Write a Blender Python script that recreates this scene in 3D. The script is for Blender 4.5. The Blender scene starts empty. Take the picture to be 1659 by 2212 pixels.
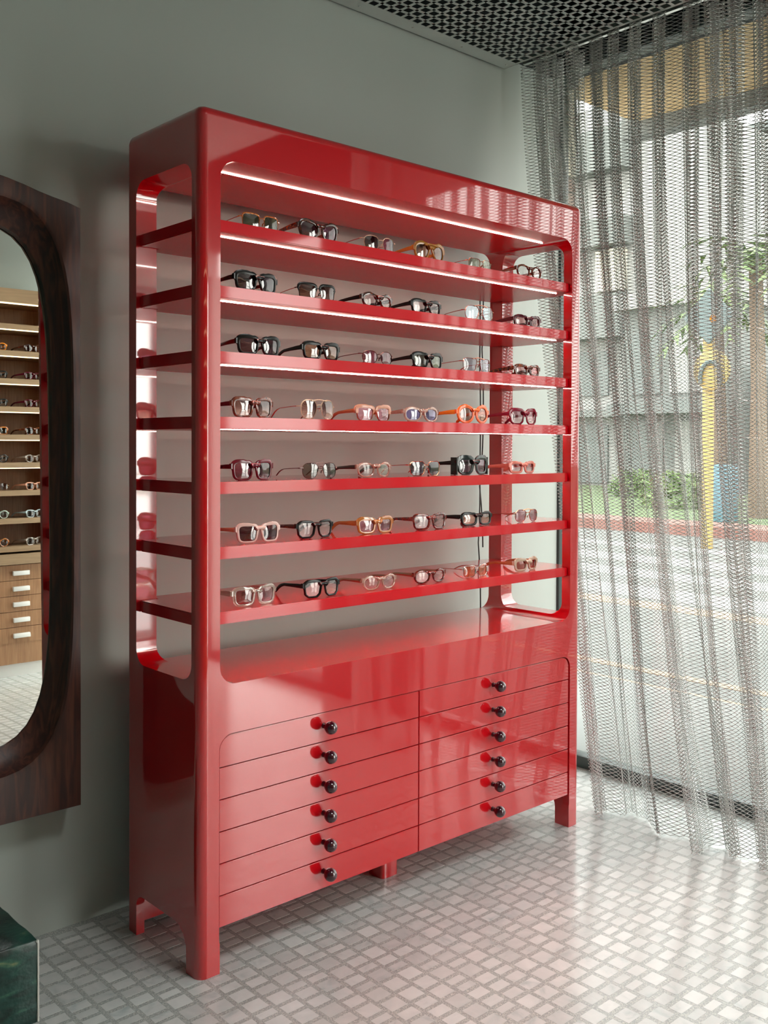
import bpy, bmesh, math, random
import numpy as np
from mathutils import Vector, Matrix

S = bpy.context.scene
COL = S.collection
rad = math.radians
PI = math.pi

# ------------------------------------------------------------------ camera
def make_camera():
    yaw, pitch, roll = 0.73794296, -0.01546188, 0.00374853
    F = Vector((math.sin(yaw)*math.cos(pitch), math.cos(yaw)*math.cos(pitch), math.sin(pitch)))
    R = Vector((math.cos(yaw), -math.sin(yaw), 0)); U = R.cross(F)
    R2 = R*math.cos(roll) + U*math.sin(roll); U2 = -R*math.sin(roll) + U*math.cos(roll)
    cd = bpy.data.cameras.new('camera'); co = bpy.data.objects.new('camera', cd); COL.objects.link(co)
    cd.sensor_fit = 'AUTO'; cd.sensor_width = 36; cd.lens = 2134.45*36/2212
    cd.shift_y = -111.77/2212; cd.clip_start = .02; cd.clip_end = 300
    co.matrix_world = Matrix(((R2.x, U2.x, -F.x, -1.3404), (R2.y, U2.y, -F.y, -2.1714), (R2.z, U2.z, -F.z, 1.3779), (0, 0, 0, 1)))
    S.camera = co
make_camera()

# ------------------------------------------------------------------ world, sun, area lights, exposure
w = bpy.data.worlds.new('world'); S.world = w; w.use_nodes = True
wn = w.node_tree.nodes; wl = w.node_tree.links
bg = wn['Background']; bg.inputs['Strength'].default_value = 8.0
tc = wn.new('ShaderNodeTexCoord'); sx = wn.new('ShaderNodeSeparateXYZ'); cr = wn.new('ShaderNodeValToRGB')
wl.new(tc.outputs['Generated'], sx.inputs[0]); wl.new(sx.outputs['Z'], cr.inputs[0]); wl.new(cr.outputs[0], bg.inputs[0])
cr.color_ramp.elements[0].position = 0.0; cr.color_ramp.elements[0].color = (.86, .84, .79, 1)
cr.color_ramp.elements[1].position = .8; cr.color_ramp.elements[1].color = (.72, .76, .76, 1)

def light(name, kind, loc, direction, energy, color, **kw):
    l = bpy.data.lights.new(name, kind); l.energy = energy; l.color = color
    for k, v in kw.items(): setattr(l, k, v)
    o = bpy.data.objects.new(name, l); COL.objects.link(o); o.location = loc
    o.rotation_euler = Vector(direction).to_track_quat('-Z', 'Y').to_euler()
    return o
light('sun', 'SUN', (0, 0, 12), (.55, .25, -.8), 2.5, (1, .96, .9), angle=rad(2))
# daylight through the shop door and the uncurtained shop window behind the camera
light('door_daylight', 'AREA', (1.78, -3.30, 1.25), (0, 1, 0), 17, (1, .98, .94), shape='RECTANGLE', size=.6, size_y=2.3)
light('window_daylight', 'AREA', (2.2, -2.66, 1.35), (-1, 0, 0), 44, (1, .98, .94), shape='RECTANGLE', size=1.12, size_y=2.45)
# unseen fill lamp added to brighten the floor and the room
light('room_fill_light', 'AREA', (.45, -1.65, 2.98), (.05, .05, -1), 27, (.97, 1, .98), shape='RECTANGLE', size=.9, size_y=.5, spread=rad(125))
light('unit_fill_light', 'AREA', (.7, -2.2, 2.98), (.1, -.5, -1), 12, (1, .93, .82), shape='RECTANGLE', size=.6, size_y=.12, spread=rad(100))  # added fill that lifts the wooden unit in the mirror
S.view_settings.view_transform = 'Standard'; S.view_settings.look = 'None'
S.view_settings.exposure = 0.0; S.view_settings.gamma = 1; S.view_settings.use_curve_mapping = False
cy = S.cycles
cy.max_bounces = 9; cy.diffuse_bounces = 4; cy.glossy_bounces = 5; cy.transmission_bounces = 6; cy.transparent_max_bounces = 16
cy.sample_clamp_indirect = 4; cy.caustics_reflective = False; cy.caustics_refractive = False; cy.blur_glossy = .5

# ------------------------------------------------------------------ materials
def nodes(name):
    m = bpy.data.materials.new(name); m.use_nodes = True
    return m, m.node_tree.nodes, m.node_tree.links, m.node_tree.nodes['Principled BSDF']
def pbr(name, col, rough=.5, metal=0, coat=0, ior=1.5, **kw):
    m, n, l, b = nodes(name)
    b.inputs['Base Color'].default_value = (*col, 1); b.inputs['Roughness'].default_value = rough
    b.inputs['Metallic'].default_value = metal; b.inputs['Coat Weight'].default_value = coat; b.inputs['IOR'].default_value = ior
    for k, v in kw.items(): b.inputs[k.replace('_', ' ')].default_value = v
    return m
def noise_bump(m, scale, strength, dist=.001, detail=2, stretch=None):
    n = m.node_tree.nodes; l = m.node_tree.links; b = n['Principled BSDF']
    t = n.new('ShaderNodeTexCoord'); x = n.new('ShaderNodeTexNoise'); bu = n.new('ShaderNodeBump')
    x.inputs['Scale'].default_value = scale; x.inputs['Detail'].default_value = detail
    if stretch:
        mp = n.new('ShaderNodeMapping'); mp.inputs['Scale'].default_value = stretch
        l.new(t.outputs['Object'], mp.inputs[0]); l.new(mp.outputs[0], x.inputs['Vector'])
    else: l.new(t.outputs['Object'], x.inputs['Vector'])
    bu.inputs['Strength'].default_value = strength; bu.inputs['Distance'].default_value = dist
    l.new(x.outputs['Fac'], bu.inputs['Height']); l.new(bu.outputs[0], b.inputs['Normal'])
    return m
def ramp_mat(name, scale, stretch, stops, rough=.4, detail=6, dist=.6, obj_random=0, coat=0, bump=0, ior=1.5):
    m, n, l, b = nodes(name)
    t = n.new('ShaderNodeTexCoord'); mp = n.new('ShaderNodeMapping'); x = n.new('ShaderNodeTexNoise'); r = n.new('ShaderNodeValToRGB')
    mp.inputs['Scale'].default_value = stretch; x.inputs['Scale'].default_value = scale; x.inputs['Detail'].default_value = detail
    x.inputs['Distortion'].default_value = dist
    l.new(t.outputs['Object'], mp.inputs[0])
    if obj_random:
        oi = n.new('ShaderNodeObjectInfo'); mu = n.new('ShaderNodeMath'); mu.operation = 'MULTIPLY'; mu.inputs[1].default_value = 40
        l.new(oi.outputs['Random'], mu.inputs[0]); x.noise_dimensions = '4D'; l.new(mu.outputs[0], x.inputs['W'])
    l.new(mp.outputs[0], x.inputs['Vector']); l.new(x.outputs['Fac'], r.inputs[0])
    e = r.color_ramp.elements
    while len(e) < len(stops): e.new(.5)
    for k, (p, c) in enumerate(stops): e[k].position = p; e[k].color = (*c, 1)
    out = r.outputs[0]
    if obj_random:
        hs = n.new('ShaderNodeHueSaturation'); mr = n.new('ShaderNodeMapRange')
        mr.inputs['To Min'].default_value = 1-obj_random; mr.inputs['To Max'].default_value = 1+obj_random*.5
        l.new(oi.outputs['Random'], mr.inputs[0]); l.new(mr.outputs[0], hs.inputs['Value']); l.new(out, hs.inputs['Color']); out = hs.outputs[0]
    l.new(out, b.inputs['Base Color']); b.inputs['Roughness'].default_value = rough; b.inputs['Coat Weight'].default_value = coat; b.inputs['IOR'].default_value = ior
    if bump:
        bu = n.new('ShaderNodeBump'); bu.inputs['Strength'].default_value = bump; bu.inputs['Distance'].default_value = .001
        l.new(x.outputs['Fac'], bu.inputs['Height']); l.new(bu.outputs[0], b.inputs['Normal'])
    return m
def clear(name, tint, refl=.06, rough=.03, grad=None, opaque=0.0, base=(.5, .5, .5)):
    """see-through sheet: tinted transmission plus a surface reflection"""
    m = bpy.data.materials.new(name); m.use_nodes = True; n = m.node_tree.nodes; l = m.node_tree.links; n.clear()
    o = n.new('ShaderNodeOutputMaterial'); tr = n.new('ShaderNodeBsdfTransparent'); gl = n.new('ShaderNodeBsdfGlossy'); mx = n.new('ShaderNodeMixShader')
    fr = n.new('ShaderNodeLayerWeight'); fr.inputs['Blend'].default_value = .3
    mr = n.new('ShaderNodeMapRange'); mr.inputs['To Min'].default_value = refl; mr.inputs['To Max'].default_value = min(1, refl*4)
    if 'lens' in name:
        tint = tuple(c**.5 for c in tint); grad = tuple(c**.5 for c in grad) if grad else None; refl *= .62
    tr.inputs[0].default_value = (*tint, 1); gl.inputs['Roughness'].default_value = rough
    if grad:
        t = n.new('ShaderNodeTexCoord'); s = n.new('ShaderNodeSeparateXYZ'); r = n.new('ShaderNodeValToRGB')
        l.new(t.outputs['Generated'], s.inputs[0]); l.new(s.outputs['Z'], r.inputs[0])
        r.color_ramp.elements[0].position = .05; r.color_ramp.elements[0].color = (*grad, 1)
        r.color_ramp.elements[1].position = .8; r.color_ramp.elements[1].color = (*tint, 1); l.new(r.outputs[0], tr.inputs[0])
    l.new(fr.outputs['Fresnel'], mr.inputs[0]); l.new(mr.outputs[0], mx.inputs[0])
    src = tr.outputs[0]
    if opaque:
        df = n.new('ShaderNodeBsdfPrincipled'); df.inputs['Base Color'].default_value = (*base, 1); df.inputs['Roughness'].default_value = .15
        m2 = n.new('ShaderNodeMixShader'); m2.inputs[0].default_value = opaque
        l.new(tr.outputs[0], m2.inputs[1]); l.new(df.outputs[0], m2.inputs[2]); src = m2.outputs[0]
    l.new(src, mx.inputs[1]); l.new(gl.outputs[0], mx.inputs[2]); l.new(mx.outputs[0], o.inputs[0])
    return m
def glow(name, col, strength):
    m = bpy.data.materials.new(name); m.use_nodes = True; n = m.node_tree.nodes; l = m.node_tree.links; n.clear()
    o = n.new('ShaderNodeOutputMaterial'); e = n.new('ShaderNodeEmission'); e.inputs[0].default_value = (*col, 1); e.inputs[1].default_value = strength
    l.new(e.outputs[0], o.inputs[0]); return m

M = {}
M['red'] = noise_bump(pbr('red_lacquer', (.54, .001, .006), .3, coat=1.0, ior=1.3, Coat_Roughness=.04, Coat_IOR=1.95), 220, .02, .0012)
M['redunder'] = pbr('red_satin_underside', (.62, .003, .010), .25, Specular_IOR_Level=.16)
M['redshelf'] = noise_bump(pbr('red_shelf_lacquer', (.60, .003, .010), .3, coat=1.0, ior=1.2, Coat_Roughness=.05, Coat_IOR=1.42), 220, .02, .0012)
M['wall'] = noise_bump(pbr('wall_paint', (.445, .495, .46), .45, ior=1.45), 60, .05, .002, 4)
M['teal'] = pbr('teal_bounce_paint', (.03, .26, .235), .5)  # teal chosen for an unseen wall so its bounce tints the shadows
M['dark'] = pbr('plenum_black', (.004, .009, .010), .8)
M['ceil'] = pbr('ceiling_paint', (.5, .52, .5), .7)
M['grille'] = ramp_mat('brushed_grille_metal', 3, (1, 1, 1), [(.3, (.40, .45, .425)), (.7, (.52, .57, .54))], .38, ior=1.5)
M['steel'] = pbr('steel', (.55, .56, .54), .3, 1)
M['chain'] = pbr('curtain_wire', (.93, .935, .91), .40, .7)
M['mull'] = pbr('dark_window_bar', (.045, .065, .062), .4)
M['glass'] = clear('window_glass', (.97, .985, .975), .03, 0)
M['tile'] = ramp_mat('white_marble', 9, (1, 1, 1), [(.25, (.38, .42, .42)), (.42, (.53, .55, .54)), (.7, (.60, .61, .595))], .16, 5, 2.2, obj_random=.13)
M['led'] = glow('led_strip', (1, .68, .58), 70.0)
M['led2'] = glow('led_strip_warm', (1, .72, .42), 5)
M['knob'] = pbr('burgundy_knob', (.035, .001, .008), .12, coat=1)
M['black'] = pbr('black_rubber', (.012, .013, .013), .4)
M['mirror'] = pbr('mirror_glass', (.80, .83, .80), .004, 1)
M['walnut'] = ramp_mat('dark_walnut', 5, (9, 9, .9), [(.2, (.008, .002, .0015)), (.45, (.040, .010, .006)), (.62, (.085, .024, .013)), (.85, (.13, .045, .022))], .42, 8, 1.2, bump=.12)
M['oak'] = ramp_mat('brown_veneer', 7, (14, 14, .8), [(.25, (.24, .115, .050)), (.75, (.40, .215, .105))], .45, 7, .4)
M['oaklight'] = ramp_mat('pale_veneer', 7, (.8, 14, 14), [(.25, (.26, .17, .095)), (.75, (.36, .245, .14))], .45, 7, .4)
M['handle'] = pbr('white_handle', (.80, .80, .77), .3)
def joint_mat():
    m, n, l, b = nodes('terrazzo_joint')
    t = n.new('ShaderNodeTexCoord'); v = n.new('ShaderNodeTexVoronoi'); r = n.new('ShaderNodeValToRGB')
    v.inputs['Scale'].default_value = 420; l.new(t.outputs['Object'], v.inputs['Vector']); l.new(v.outputs['Color'], r.inputs[0])
    e = r.color_ramp.elements; e[0].position = .15; e[0].color = (.28, .30, .29, 1); e[1].position = .9; e[1].color = (.52, .52, .48, 1)
    e.new(.6).color = (.38, .40, .385, 1)
    l.new(r.outputs[0], b.inputs['Base Color']); b.inputs['Roughness'].default_value = .2
    return m
M['joint'] = joint_mat()
def green_stone():
    m, n, l, b = nodes('green_travertine')
    t = n.new('ShaderNodeTexCoord'); mp = n.new('ShaderNodeMapping'); mp.inputs['Scale'].default_value = (1, 1, 3.2); mp.inputs['Rotation'].default_value = (.1, .2, 0)
    x = n.new('ShaderNodeTexNoise'); x.inputs['Scale'].default_value = 11; x.inputs['Detail'].default_value = 9; x.inputs['Distortion'].default_value = .8
    r = n.new('ShaderNodeValToRGB'); l.new(t.outputs['Object'], mp.inputs[0]); l.new(mp.outputs[0], x.inputs['Vector']); l.new(x.outputs['Fac'], r.inputs[0])
    e = r.color_ramp.elements; e[0].position = .35; e[0].color = (.004, .018, .014, 1); e[1].position = .74; e[1].color = (.17, .19, .09, 1)
    e.new(.58).color = (.010, .052, .040, 1); e.new(.66).color = (.03, .095, .06, 1)
    l.new(r.outputs[0], b.inputs['Base Color']); b.inputs['Roughness'].default_value = .35
    v = n.new('ShaderNodeTexNoise'); v.inputs['Scale'].default_value = 70; bu = n.new('ShaderNodeBump'); bu.inputs['Strength'].default_value = .35; bu.inputs['Distance'].default_value = .003
    l.new(t.outputs['Object'], v.inputs['Vector']); l.new(v.outputs['Fac'], bu.inputs['Height']); l.new(bu.outputs[0], b.inputs['Normal'])
    return m
M['stone'] = green_stone()
M['stone_edge'] = pbr('stone_edge_highlight', (.62, .60, .55), .5)  # pale colour standing in for light on the block's corner

# ------------------------------------------------------------------ mesh helpers
def finish(o, smooth=True, angle=35):
    me = o.data
    if smooth:
        me.shade_smooth()
        try: me.set_sharp_from_angle(angle=rad(angle))
        except Exception: pass
def link(name, me, mat, parent=None, smooth=False):
    if mat is not None and not me.materials: me.materials.append(mat)
    o = bpy.data.objects.new(name, me); COL.objects.link(o)
    if parent is not None: o.parent = parent
    if smooth: finish(o)
    return o
def build(name, bm, mat, parent=None, smooth=False, angle=35):
    me = bpy.data.meshes.new(name); bm.to_mesh(me); bm.free()
    o = link(name, me, mat, parent)
    if smooth: finish(o, True, angle)
    return o
def box(bm, x0, x1, y0, y1, z0, z1):
    vs = [bm.verts.new(p) for p in ((x0, y0, z0), (x1, y0, z0), (x1, y1, z0), (x0, y1, z0), (x0, y0, z1), (x1, y0, z1), (x1, y1, z1), (x0, y1, z1))]
    for f in ((0, 3, 2, 1), (4, 5, 6, 7), (0, 1, 5, 4), (1, 2, 6, 5), (2, 3, 7, 6), (3, 0, 4, 7)): bm.faces.new([vs[i] for i in f])
    return vs
def bevel(bm, r, seg=2, edges=None):
    bmesh.ops.bevel(bm, geom=list(edges or bm.edges), offset=r, segments=seg, affect='EDGES', profile=.5)
def boxobj(name, b, mat, parent=None, r=0, seg=2):
    bm = bmesh.new(); box(bm, *b)
    if r: bevel(bm, r, seg)
    return build(name, bm, mat, parent, smooth=bool(r))
def tube(bm, pts, r, n=6, closed=False, flat=1.0, caps=True):
    """sweep a ring of n points along pts; r number or list; flat squashes the vertical half"""
    P = [Vector(p) for p in pts]; k = len(P); rings = []
    for i, p in enumerate(P):
        a = P[(i-1) % k] if closed or i > 0 else P[i]; b = P[(i+1) % k] if closed or i < k-1 else P[i]
        t = (b-a).normalized(); up = Vector((0, 0, 1)) if abs(t.z) < .9 else Vector((0, 1, 0))
        s = t.cross(up).normalized(); u = s.cross(t)
        ri = r[i] if isinstance(r, (list, tuple)) else r
        rings.append([bm.verts.new(p + s*ri*math.cos(q) + u*ri*flat*math.sin(q)) for q in [2*PI*j/n for j in range(n)]])
    for i in range(k if closed else k-1):
        A = rings[i]; B = rings[(i+1) % k]
        for j in range(n): bm.faces.new((A[j], A[(j+1) % n], B[(j+1) % n], B[j]))
    if caps and not closed: bm.faces.new(rings[0][::-1]); bm.faces.new(rings[-1])
def lathe(bm, prof, n=20, axis='Y'):
    rings = []
    for r, h in prof:
        ring = []
        for j in range(n):
            a = 2*PI*j/n; c, s = r*math.cos(a), r*math.sin(a)
            ring.append(bm.verts.new({'Y': (c, h, s), 'Z': (c, s, h)}[axis]))
        rings.append(ring)
    for A, B in zip(rings, rings[1:]):
        for j in range(n): bm.faces.new((A[j], A[(j+1) % n], B[(j+1) % n], B[j]))
    bm.faces.new(rings[0]); bm.faces.new(rings[-1][::-1])
    bmesh.ops.recalc_face_normals(bm, faces=bm.faces)
def thing(name, label, cat, loc=(0, 0, 0), rz=0, group=None):
    o = bpy.data.objects.new(name, None); COL.objects.link(o); o.location = loc; o.rotation_euler = (0, 0, rz)
    o.empty_display_size = .05
    return tag(o, label, cat, group)
def tag(o, label, cat, group=None):
    o['label'] = label; o['category'] = cat
    if group: o['group'] = group
    return o
def struct(o, label=None, cat=None):
    o['kind'] = 'structure'
    if label: o['label'] = label
    if cat: o['category'] = cat
    return o
def rrect(x0, x1, z0, z1, r, n=7):
    pts = []
    for cx, cz, a0 in ((x1-r, z1-r, 0), (x0+r, z1-r, 90), (x0+r, z0+r, 180), (x1-r, z0+r, 270)):
        for k in range(n+1):
            a = rad(a0+90*k/n); pts.append((cx+r*math.cos(a), cz+r*math.sin(a)))
    return pts
def prism(pts, lo, hi, axis='Y'):
    """closed prism from a 2D outline; axis Y: outline in XZ, X: outline in YZ, Z: outline in XY"""
    bm = bmesh.new(); f = {'Y': lambda p, h: (p[0], h, p[1]), 'X': lambda p, h: (h, p[0], p[1]), 'Z': lambda p, h: (p[0], p[1], h)}[axis]
    A = [bm.verts.new(f(p, lo)) for p in pts]; B = [bm.verts.new(f(p, hi)) for p in pts]; k = len(pts)
    bm.faces.new(A); bm.faces.new(B[::-1])
    for i in range(k): bm.faces.new((A[i], B[i], B[(i+1) % k], A[(i+1) % k]))
    bmesh.ops.recalc_face_normals(bm, faces=bm.faces)
    return bm
def apply_mods(o):
    dg = bpy.context.evaluated_depsgraph_get(); dg.update()
    me = bpy.data.meshes.new_from_object(o.evaluated_get(dg)); o.modifiers.clear(); o.data = me

# ------------------------------------------------------------------ the room
XW, YW, ZC = 2.15, .507, 3.6
XL, YF = -3.3, -3.25
wall_back = struct(boxobj('wall_back', (XL, XW-.035, YW, YW+.15, -.1, 2.96), M['wall']), 'pale grey green painted wall behind the red cabinet', 'wall')
struct(boxobj('wall_left', (XL-.15, XL, YF, YW+.15, -.1, ZC), M['teal']), 'unseen side wall in teal that tints the bounced light', 'wall')
# front wall with the door opening
bm = bmesh.new(); box(bm, XL, 1.43, YF-.15, YF, -.1, ZC); box(bm, 1.43, XW, YF-.15, YF, 2.45, ZC); box(bm, 2.1, XW+.1, YF-.15, YF, -.1, 2.45)
struct(build('wall_front', bm, M['wall']), 'pale wall opposite the red cabinet', 'wall')
bm = bmesh.new(); box(bm, XW-.05, XW+.1, -2.12, -1.46, -.1, ZC); box(bm, XW-.05, XW+.1, -2.12, YW+.15, 3.0, ZC); box(bm, XW-.05, XW+.1, YF, -2.12, 2.6, ZC); box(bm, XW-.05, XW+.1, YF, -2.12, -.1, .05)
struct(build('wall_right', bm, M['dark']), 'dark pillar and header around the shop windows', 'wall')
bm = bmesh.new(); box(bm, XL, XW+.1, YF, YW+.15, ZC, ZC+.1); box(bm, XL, XW+.1, YW, YW+.15, 2.96, ZC)
struct(build('ceiling', bm, M['dark']), 'dark ceiling void above the grille', 'ceiling')
bm = bmesh.new(); box(bm, XL, -.62, YF, YW, 3.0, 3.05); box(bm, -.62, 1.74, YF, -1.32, 3.0, 3.05)
struct(build('ceiling_panel', bm, M['ceil']), 'plaster ceiling beside the grille', 'ceiling')
# curtained window
wf = struct(boxobj('window_1', (XW-.012, XW-.004, -1.46, YW, .06, 2.985), M['glass']), 'tall shop window glass behind the metal curtain', 'window')
boxobj('window_frame', (XW-.032, XW+.02, YW-.012, YW+.035, -.02, 2.99), M['mull'], wf, .006)
boxobj('window_sill', (XW-.035, XW+.035, -1.46, YW-.04, 0, .05), M['mull'], wf, .004)
boxobj('window_frame', (XW-.03, XW+.03, -1.51, -1.46, 0, 2.99), M['mull'], wf, .004)
boxobj('window_frame', (XW-.04, XW+.04, -1.46, YW-.04, 2.985, 3.03), M['mull'], wf, .004)
w2 = struct(boxobj('window_2', (XW-.012, XW-.004, -3.22, -2.12, .05, 2.6), M['glass']), 'uncurtained shop window beside the door', 'window')
d1 = struct(boxobj('door_1', (1.47, 2.06, YF-.03, YF-.02, .04, 2.4), M['glass']), 'glass shop door', 'door')
for b in ((1.43, 1.48, YF-.05, YF, 0, 2.45), (2.05, 2.1, YF-.05, YF, 0, 2.45), (1.48, 2.05, YF-.05, YF, 2.39, 2.45), (1.48, 2.05, YF-.05, YF, 0, .05)):
    boxobj('door_frame', b, M['mull'], d1, .004)

# ------------------------------------------------------------------ floor
floor = struct(boxobj('floor', (XL, XW, YF, YW, -.1, 0), M['joint']), 'floor of small white marble tiles set in grey terrazzo', 'floor')
def in_view(x, y):
    yaw = .73794; dx, dy = x+1.3404, y+2.1714
    d = dx*math.sin(yaw)+dy*math.cos(yaw); s = dx*math.cos(yaw)-dy*math.sin(yaw)
    if d < .5: return None
    px = 829.5+2134*s/d; py = 994-33+2134*1.378/d
    if -20 < px < 1680 and py < 2230: return d
    return None
random.seed(4)
tiles = []
PX = .0645; k0 = int(math.floor((XL+.05)/PX))
x = -.0487+.00625 + PX*k0
SIZES = (.024, .032, .034, .044, .045)
while x < XW-.03:
    y = YF+random.uniform(0, .04)
    while y < YW-.02:
        h = random.choice(SIZES)
        if x+.052 < XW-.03 and y+h < YW-.006 and (x > -1.6 or random.random() < 2):
            tiles.append((x, y, h))
        y += h+.0135
    x += PX
def hid(x, y):      # under the cabinet or the stone block
    return False
vis = [(in_view(x+.026, y+h/2), x, y, h) for x, y, h in tiles]
near = sorted([v for v in vis if v[0] and not (0.1 < v[1] < 1.5 and v[2] > .1)], key=lambda v: v[0])[:299]
nearset = {(v[1], v[2]) for v in near}
tm = {}
def tile_mesh(bm, x0, x1, y0, y1):
    c = .0004; z = .0003
    b = [bm.verts.new(p) for p in ((x0, y0, -.002), (x1, y0, -.002), (x1, y1, -.002), (x0, y1, -.002))]
    t = [bm.verts.new(p) for p in ((x0+c, y0+c, z), (x1-c, y0+c, z), (x1-c, y1-c, z), (x0+c, y1-c, z))]
    bm.faces.new(t)
    for i in range(4): bm.faces.new((b[i], b[(i+1) % 4], t[(i+1) % 4], t[i]))
for h in SIZES:
    bm = bmesh.new(); tile_mesh(bm, 0, .052, 0, h); me = bpy.data.meshes.new('tile'); bm.to_mesh(me); bm.free(); me.materials.append(M['tile']); tm[h] = me
for d, x, y, h in near:
    o = bpy.data.objects.new('tile', tm[h]); COL.objects.link(o); o.parent = floor; o.location = (x, y, 0)
# the rest, beyond 300 pieces: one mesh with a per-tile grey value
rest = [(x, y, h) for x, y, h in tiles if (x, y) not in nearset]
V = []; Fc = []; vals = []
for x, y, h in rest:
    c = .0004; n0 = len(V)
    V += [(x, y, -.002), (x+.052, y, -.002), (x+.052, y+h, -.002), (x, y+h, -.002), (x+c, y+c, .0003), (x+.052-c, y+c, .0003), (x+.052-c, y+h-c, .0003), (x+c, y+h-c, .0003)]
    Fc += [(n0+4, n0+5, n0+6, n0+7)]+[(n0+i, n0+(i+1) % 4, n0+4+(i+1) % 4, n0+4+i) for i in range(4)]
    vals += [random.random()]*20
me = bpy.data.meshes.new('tile_field'); me.from_pydata(V, [], Fc)
ca = me.color_attributes.new('tone', 'FLOAT_COLOR', 'CORNER')
ca.data.foreach_set('color', np.repeat(np.array(vals), 4).astype(np.float32))
mt = M['tile'].copy(); mt.name = 'white_marble_field'
for n in list(mt.node_tree.nodes):
    if n.type == 'OBJECT_INFO':
        a = mt.node_tree.nodes.new('ShaderNodeAttribute'); a.attribute_name = 'tone'
        for lk in list(mt.node_tree.links):
            if lk.from_node == n: mt.node_tree.links.new(a.outputs['Fac'], lk.to_socket)
tf = link('tile_field', me, mt, floor); tf['kind'] = 'stuff'

# ------------------------------------------------------------------ perforated ceiling grille
gx0, gx1, gy0, gy1, gz = -.62, 1.735, -1.3, .492, 2.907
gr = thing('ceiling_grille', 'perforated grey metal ceiling grille with square holes above the cabinet', 'ceiling grille', (gx0, gy0, gz))
bm = bmesh.new(); pit = .0421; bar = .0125
def gb(x0, x1, y0, y1, t=.0015): box(bm, x0-gx0, x1-gx0, y0-gy0, y1-gy0, 0, t)
bx1, by1 = gx1-.014, gy1-.07       # solid margins beside curtain and wall
gb(gx0, gx1, by1, gy1); gb(bx1, gx1, gy0, by1)
xx = bx1-.030
while xx > gx0: gb(xx-bar, xx, gy0, by1); xx -= pit
yy = by1-.030
while yy > gy0: gb(gx0, bx1, yy-bar, yy, .0013); yy -= pit
build('perforated_sheet', bm, M['grille'], gr)
bm = bmesh.new(); box(bm, 0, gx1-gx0, gy1-gy0-.002, gy1-gy0, .0, .03); box(bm, gx1-gx0-.002, gx1-gx0, 0, gy1-gy0, 0, .03)
build('folded_rim', bm, M['grille'], gr)
for k in range(9):
    bm = bmesh.new(); lathe(bm, [(.002, -.0025), (.0045, -.0012), (.0048, .0)], 10, 'Z')
    o = build('screw', bm, M['steel'], gr, True); o.location = (gx1-gx0-.03-k*.26, gy1-gy0-.035, 0)
# services seen through the holes
for nm, y0, r, mat in (('black steel pipe above the ceiling grille', .05, .02, 'mull'), ('grey conduit above the ceiling grille near the curtain', -.22, .012, 'steel')):
    bm = bmesh.new(); tube(bm, [(-.6, y0, 0), (1.72, y0+.02, 0)], r, 10)
    tag(build('conduit', bm, M[mat], None, True), nm, 'pipe').location = (0, 0, 3.12)

# ------------------------------------------------------------------ red display cabinet
W, D, H = 1.604, .39, 2.243
cab = thing('display_cabinet', 'tall glossy red lacquered display cabinet with open shelves over drawers', 'cabinet')
def cabinet_frame():
    bm = bmesh.new(); box(bm, 0, W, 0, D, 0, H)
    ed = [e for e in bm.edges if abs(e.verts[0].co.z-e.verts[1].co.z) > 1 or (e.verts[0].co.z > 2 and e.verts[1].co.z > 2)]
    bevel(bm, .026, 6, ed)
    o = build('frame', bm, M['red'], cab)
    cuts = []
    def cut(bmc):
        c = build('cutter', bmc, None); cuts.append(c)
        md = o.modifiers.new('b', 'BOOLEAN'); md.operation = 'DIFFERENCE'; md.object = c; md.solver = 'EXACT'
    cut(prism(rrect(.063, W-.063, .752, 2.113, .048), -.1, D+.1, 'Y'))
    cut(prism(rrect(.037, D-.062, .765, 2.103, .045), -.1, W+.1, 'X'))
    cut(prism(rrect(.061, W-.061, .05, .622, .04), -.1, .024, 'Y'))            # drawer recess
    lp = [(.063, -.1)]+[(.063, .118), (W-.063, .118), (W-.063, -.1)]
    cut(prism(lp, -.1, D-.0452, 'Y'))                                            # between the legs
    arch = [(.062, -.1)]+[(.062+.06-.06*math.cos(a), .058+.06*math.sin(a)) for a in [PI/2*k/7 for k in range(8)]]
    arch += [(D-.062-.035+.035*math.sin(a), .083+.035*math.cos(a)) for a in [PI/2*k/7 for k in range(8)]]+[(D-.062, -.1)]
    cut(prism(arch, -.1, W+.1, 'X'))
    cut(prism([(.025, -.2), (.025, .025), (W-.025, .025), (W-.025, -.2)], .2, D+.1, 'Y'))
    cut(prism([(.0252, -.22), (.0252, .1175), (W-.0252, .1175), (W-.0252, -.22)], .2, D-.045, 'Y'))
    apply_mods(o)
    md = o.modifiers.new('bev', 'BEVEL'); md.width = .007; md.segments = 3; md.limit_method = 'ANGLE'; md.angle_limit = rad(50); md.use_clamp_overlap = True
    apply_mods(o)
    for c in cuts: bpy.data.objects.remove(c)
    finish(o, True, 40)
    wn_ = o.modifiers.new('wn', 'WEIGHTED_NORMAL'); wn_.keep_sharp = True; wn_.weight = 90; apply_mods(o)
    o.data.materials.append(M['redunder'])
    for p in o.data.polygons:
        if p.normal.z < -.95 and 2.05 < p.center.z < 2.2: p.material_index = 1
    return o
cabinet_frame()
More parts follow.
